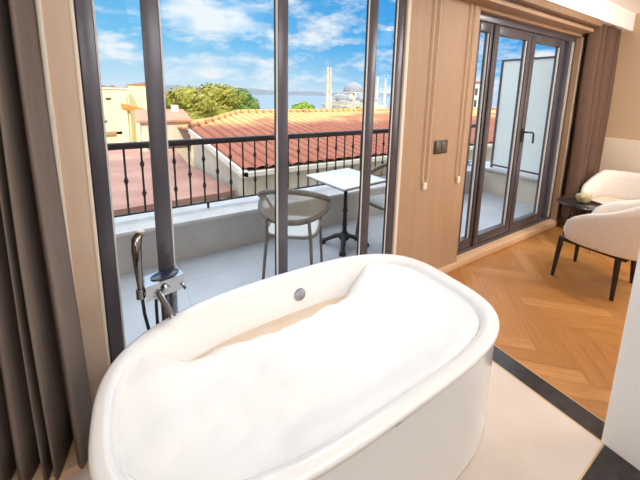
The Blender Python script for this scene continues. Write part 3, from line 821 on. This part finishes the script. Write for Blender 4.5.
for k in range(7):
    MS(MB().box(cx - 10.5 + k * 3.2, cx - 9.3 + k * 3.2, cy - 14.1, cy - 13.9, -10.5, -6.5).build('window', M['dkwin'], ms))
for k in range(8):
    a = PI + PI * (k + .5) / 8
    MS(MB().box(-.5, .5, -.1, .1, .4, 2.2).build('window', M['dkwin'], ms)).matrix_local = Matrix.Translation(Vector((cx + 8.6 * math.cos(a), cy + 8.6 * math.sin(a), 0)) - ms.location) @ Matrix.Rotation(a + PI / 2, 4, 'Z')
for x, y, zt in ((125.6, 200, 26.5), (131.3, 205, 27.0), (174.2, 201, 20.5), (185.6, 204, 19.0)):
    mn = MS(MB().lathe([(1.7, -14), (1.7, -6), (1.25, -4.5), (1.15, zt * .42)], x, y, 14).lathe([(1.0, zt * .42), (.95, zt * .7)], x, y, 14).lathe([(.85, zt * .68), (.8, zt * .78)], x, y, 14).build('minaret', M['stonegrey'], ms))
    for q in (.42, .68):
        o = MB().lathe([(1.0, zt * q - 1.0), (1.75, zt * q), (1.75, zt * q + .9), (1.0, zt * q + .9)], x, y, 14).build('balcony_ring', M['stonegrey'], mn); o.matrix_parent_inverse = Matrix.Translation(-ms.location)
    o = MB().lathe([(.95, zt * .78), (.02, zt)], x, y, 14).build('spire', M['lead'], mn); o.matrix_parent_inverse = Matrix.Translation(-ms.location)

# ------------------------------------------------------------------ sky, sun, lamps and added fills
def world():
    w = bpy.data.worlds.new('World'); bpy.context.scene.world = w; w.use_nodes = True
    k = NT(w.node_tree); bg = k.n['Background']
    d = k.vmath('NORMALIZE', k.new('ShaderNodeTexCoord').outputs['Generated'])
    sep = k.new('ShaderNodeSeparateXYZ'); k.put(sep.inputs[0], d)
    el = sep.outputs[2]
    az = k.vmath('DOT_PRODUCT', d, (.94, .34, 0))          # grows to the right
    up = k.ramp(k.math('MULTIPLY', el, 3.2, clamp=True), [(0, rgb(222, 238, 248)), (.16, rgb(190, 226, 246)), (.45, rgb(126, 202, 244)), (1, rgb(84, 174, 234))])
    deep = k.ramp(k.math('MULTIPLY', el, 3.2, clamp=True), [(0, rgb(206, 232, 246)), (.12, rgb(140, 206, 244)), (.4, rgb(62, 170, 238)), (1, rgb(40, 146, 224))])
    sky = k.mix(k.math('MULTIPLY_ADD', az, 2.1, -1.15, clamp=True), up, deep)
    # clouds
    st = k.mapping(d, (1, 1, 2.6))
    warp = k.noise(st, 3.5, 3)
    n = k.noise(k.vmath('ADD', st, k.vmath('SCALE', (0, 0, 0))), 7.5, 8, .62)
    def puff(v, s, sz, amp):
        df = k.vmath('SUBTRACT', d, v)
        m = k.vmath('MULTIPLY', df, (1 / s, 1 / s, 1 / sz))
        r = k.vmath('LENGTH', m)
        return k.math('MULTIPLY', k.math('POWER', 2.718, k.math('MULTIPLY', k.math('MULTIPLY', r, r), -1)), amp)
    tot = n
    for v, s, sz, a in (((.15, .96, .22), .10, .05, .20), ((.25, .94, .20), .08, .03, .16), ((.36, .915, .165), .05, .025, .16), ((.55, .81, .21), .05, .035, .14), ((.58, .80, .152), .07, .010, .15),
                        ((.32, .945, .085), .16, .018, .13), ((.0, .995, .075), .10, .02, .13), ((.01, .994, .11), .02, .008, .16), ((.0, .98, .19), .08, .008, .12), ((.84, .54, .025), .08, .035, .22), ((.90, .42, .105), .05, .022, .26), ((.46, .885, .05), .16, .02, .12), ((.2, .975, .05), .12, .02, .10)):
        tot = k.math('ADD', tot, puff(v, s, sz, a))
    cl = k.ramp(tot, [(.50, (0, 0, 0, 1)), (.70, (1, 1, 1, 1))])
    col = k.mix(k.math('MULTIPLY', cl, .95), sky, (.93, .95, .97, 1))
    gr = k.math('LESS_THAN', el, -.02)
    col = k.mix(gr, col, rgb(150, 140, 120))
    zen = k.math('MULTIPLY_ADD', el, 5, -2.0, clamp=True)          # unseen overhead glow added to brighten the balcony
    col = k.mix(zen, col, (3.1, 3.25, 3.4, 1))
    k.put(bg.inputs[0], col); bg.inputs[1].default_value = 1.0
world()

sun = bpy.data.lights.new('sun', 'SUN'); sun.energy = 4.4; sun.color = (1, .90, .72); sun.angle = .01
so = bpy.data.objects.new('sun', sun); C.objects.link(so)
so.rotation_euler = Vector((.28, .9, -.70)).to_track_quat('-Z', 'Y').to_euler()

def area(name, loc_, size, energy, col=(1, .97, .94), target=None, sy=None):
    l = bpy.data.lights.new(name, 'AREA'); l.energy = energy; l.color = col; l.shape = 'RECTANGLE'; l.size = size; l.size_y = sy or size
    o = bpy.data.objects.new(name, l); C.objects.link(o); o.location = loc_
    d = (Vector(target) - Vector(loc_)) if target else Vector((0, 0, -1))
    o.rotation_euler = d.to_track_quat('-Z', 'Y').to_euler()
    return o
area('bath_ceiling_fill', (.7, -.4, 2.46), 1.4, 40, sy=1.0, target=(.5, .9, .3))  # unseen area light added under the ceiling to brighten the bath
area('bath_side_fill', (-1.0, -.9, 2.3), .8, 13, target=(.6, 1.2, .4))  # unseen light added on the left to lift the partition
area('bath_front_fill', (.3, -2.2, 1.5), 1.6, 13, target=(.5, 1, .5))  # unseen soft fill added behind the camera for the tub front
area('bedroom_lamp', (3.7, -.3, 2.46), .9, 64, (1, .95, .89), target=(3.4, .8, 0))
area('bedroom_added_fill', (4.75, -1.9, 1.5), .8, 40, (1, .96, .9), target=(4.5, 1.4, 1.3))  # unseen fill added at the back to light curtain and door wall
area('bedroom_spot', (3.25, .42, 2.46), .10, 16, (1, .94, .86), target=(3.6, 1.0, 0))

# ------------------------------------------------------------------ camera (wide lens, shifted)
f = 315.289; px, py = 326.257, 146.095
R3 = Matrix(((.84840253, -.52886988, .02257876), (-.06821662, -.1515306, -.98609582), (.52493775, .83506594, -.16463666)))
cam = bpy.data.cameras.new('camera'); co = bpy.data.objects.new('camera', cam); C.objects.link(co)
right, down, fwd = R3[0], R3[1], R3[2]
co.matrix_world = Matrix(((right[0], -down[0], -fwd[0], 0), (right[1], -down[1], -fwd[1], 0), (right[2], -down[2], -fwd[2], H), (0, 0, 0, 1)))
cam.sensor_width = 36; cam.lens = 36 * f / 640
cam.shift_x = -(px - 320) / 640; cam.shift_y = (py - 240) / 640
cam.clip_start = .02; cam.clip_end = 12000
bpy.context.scene.camera = co
vs = bpy.context.scene.view_settings
vs.view_transform = 'Standard'; vs.look = 'None'; vs.exposure = 0; vs.gamma = 1
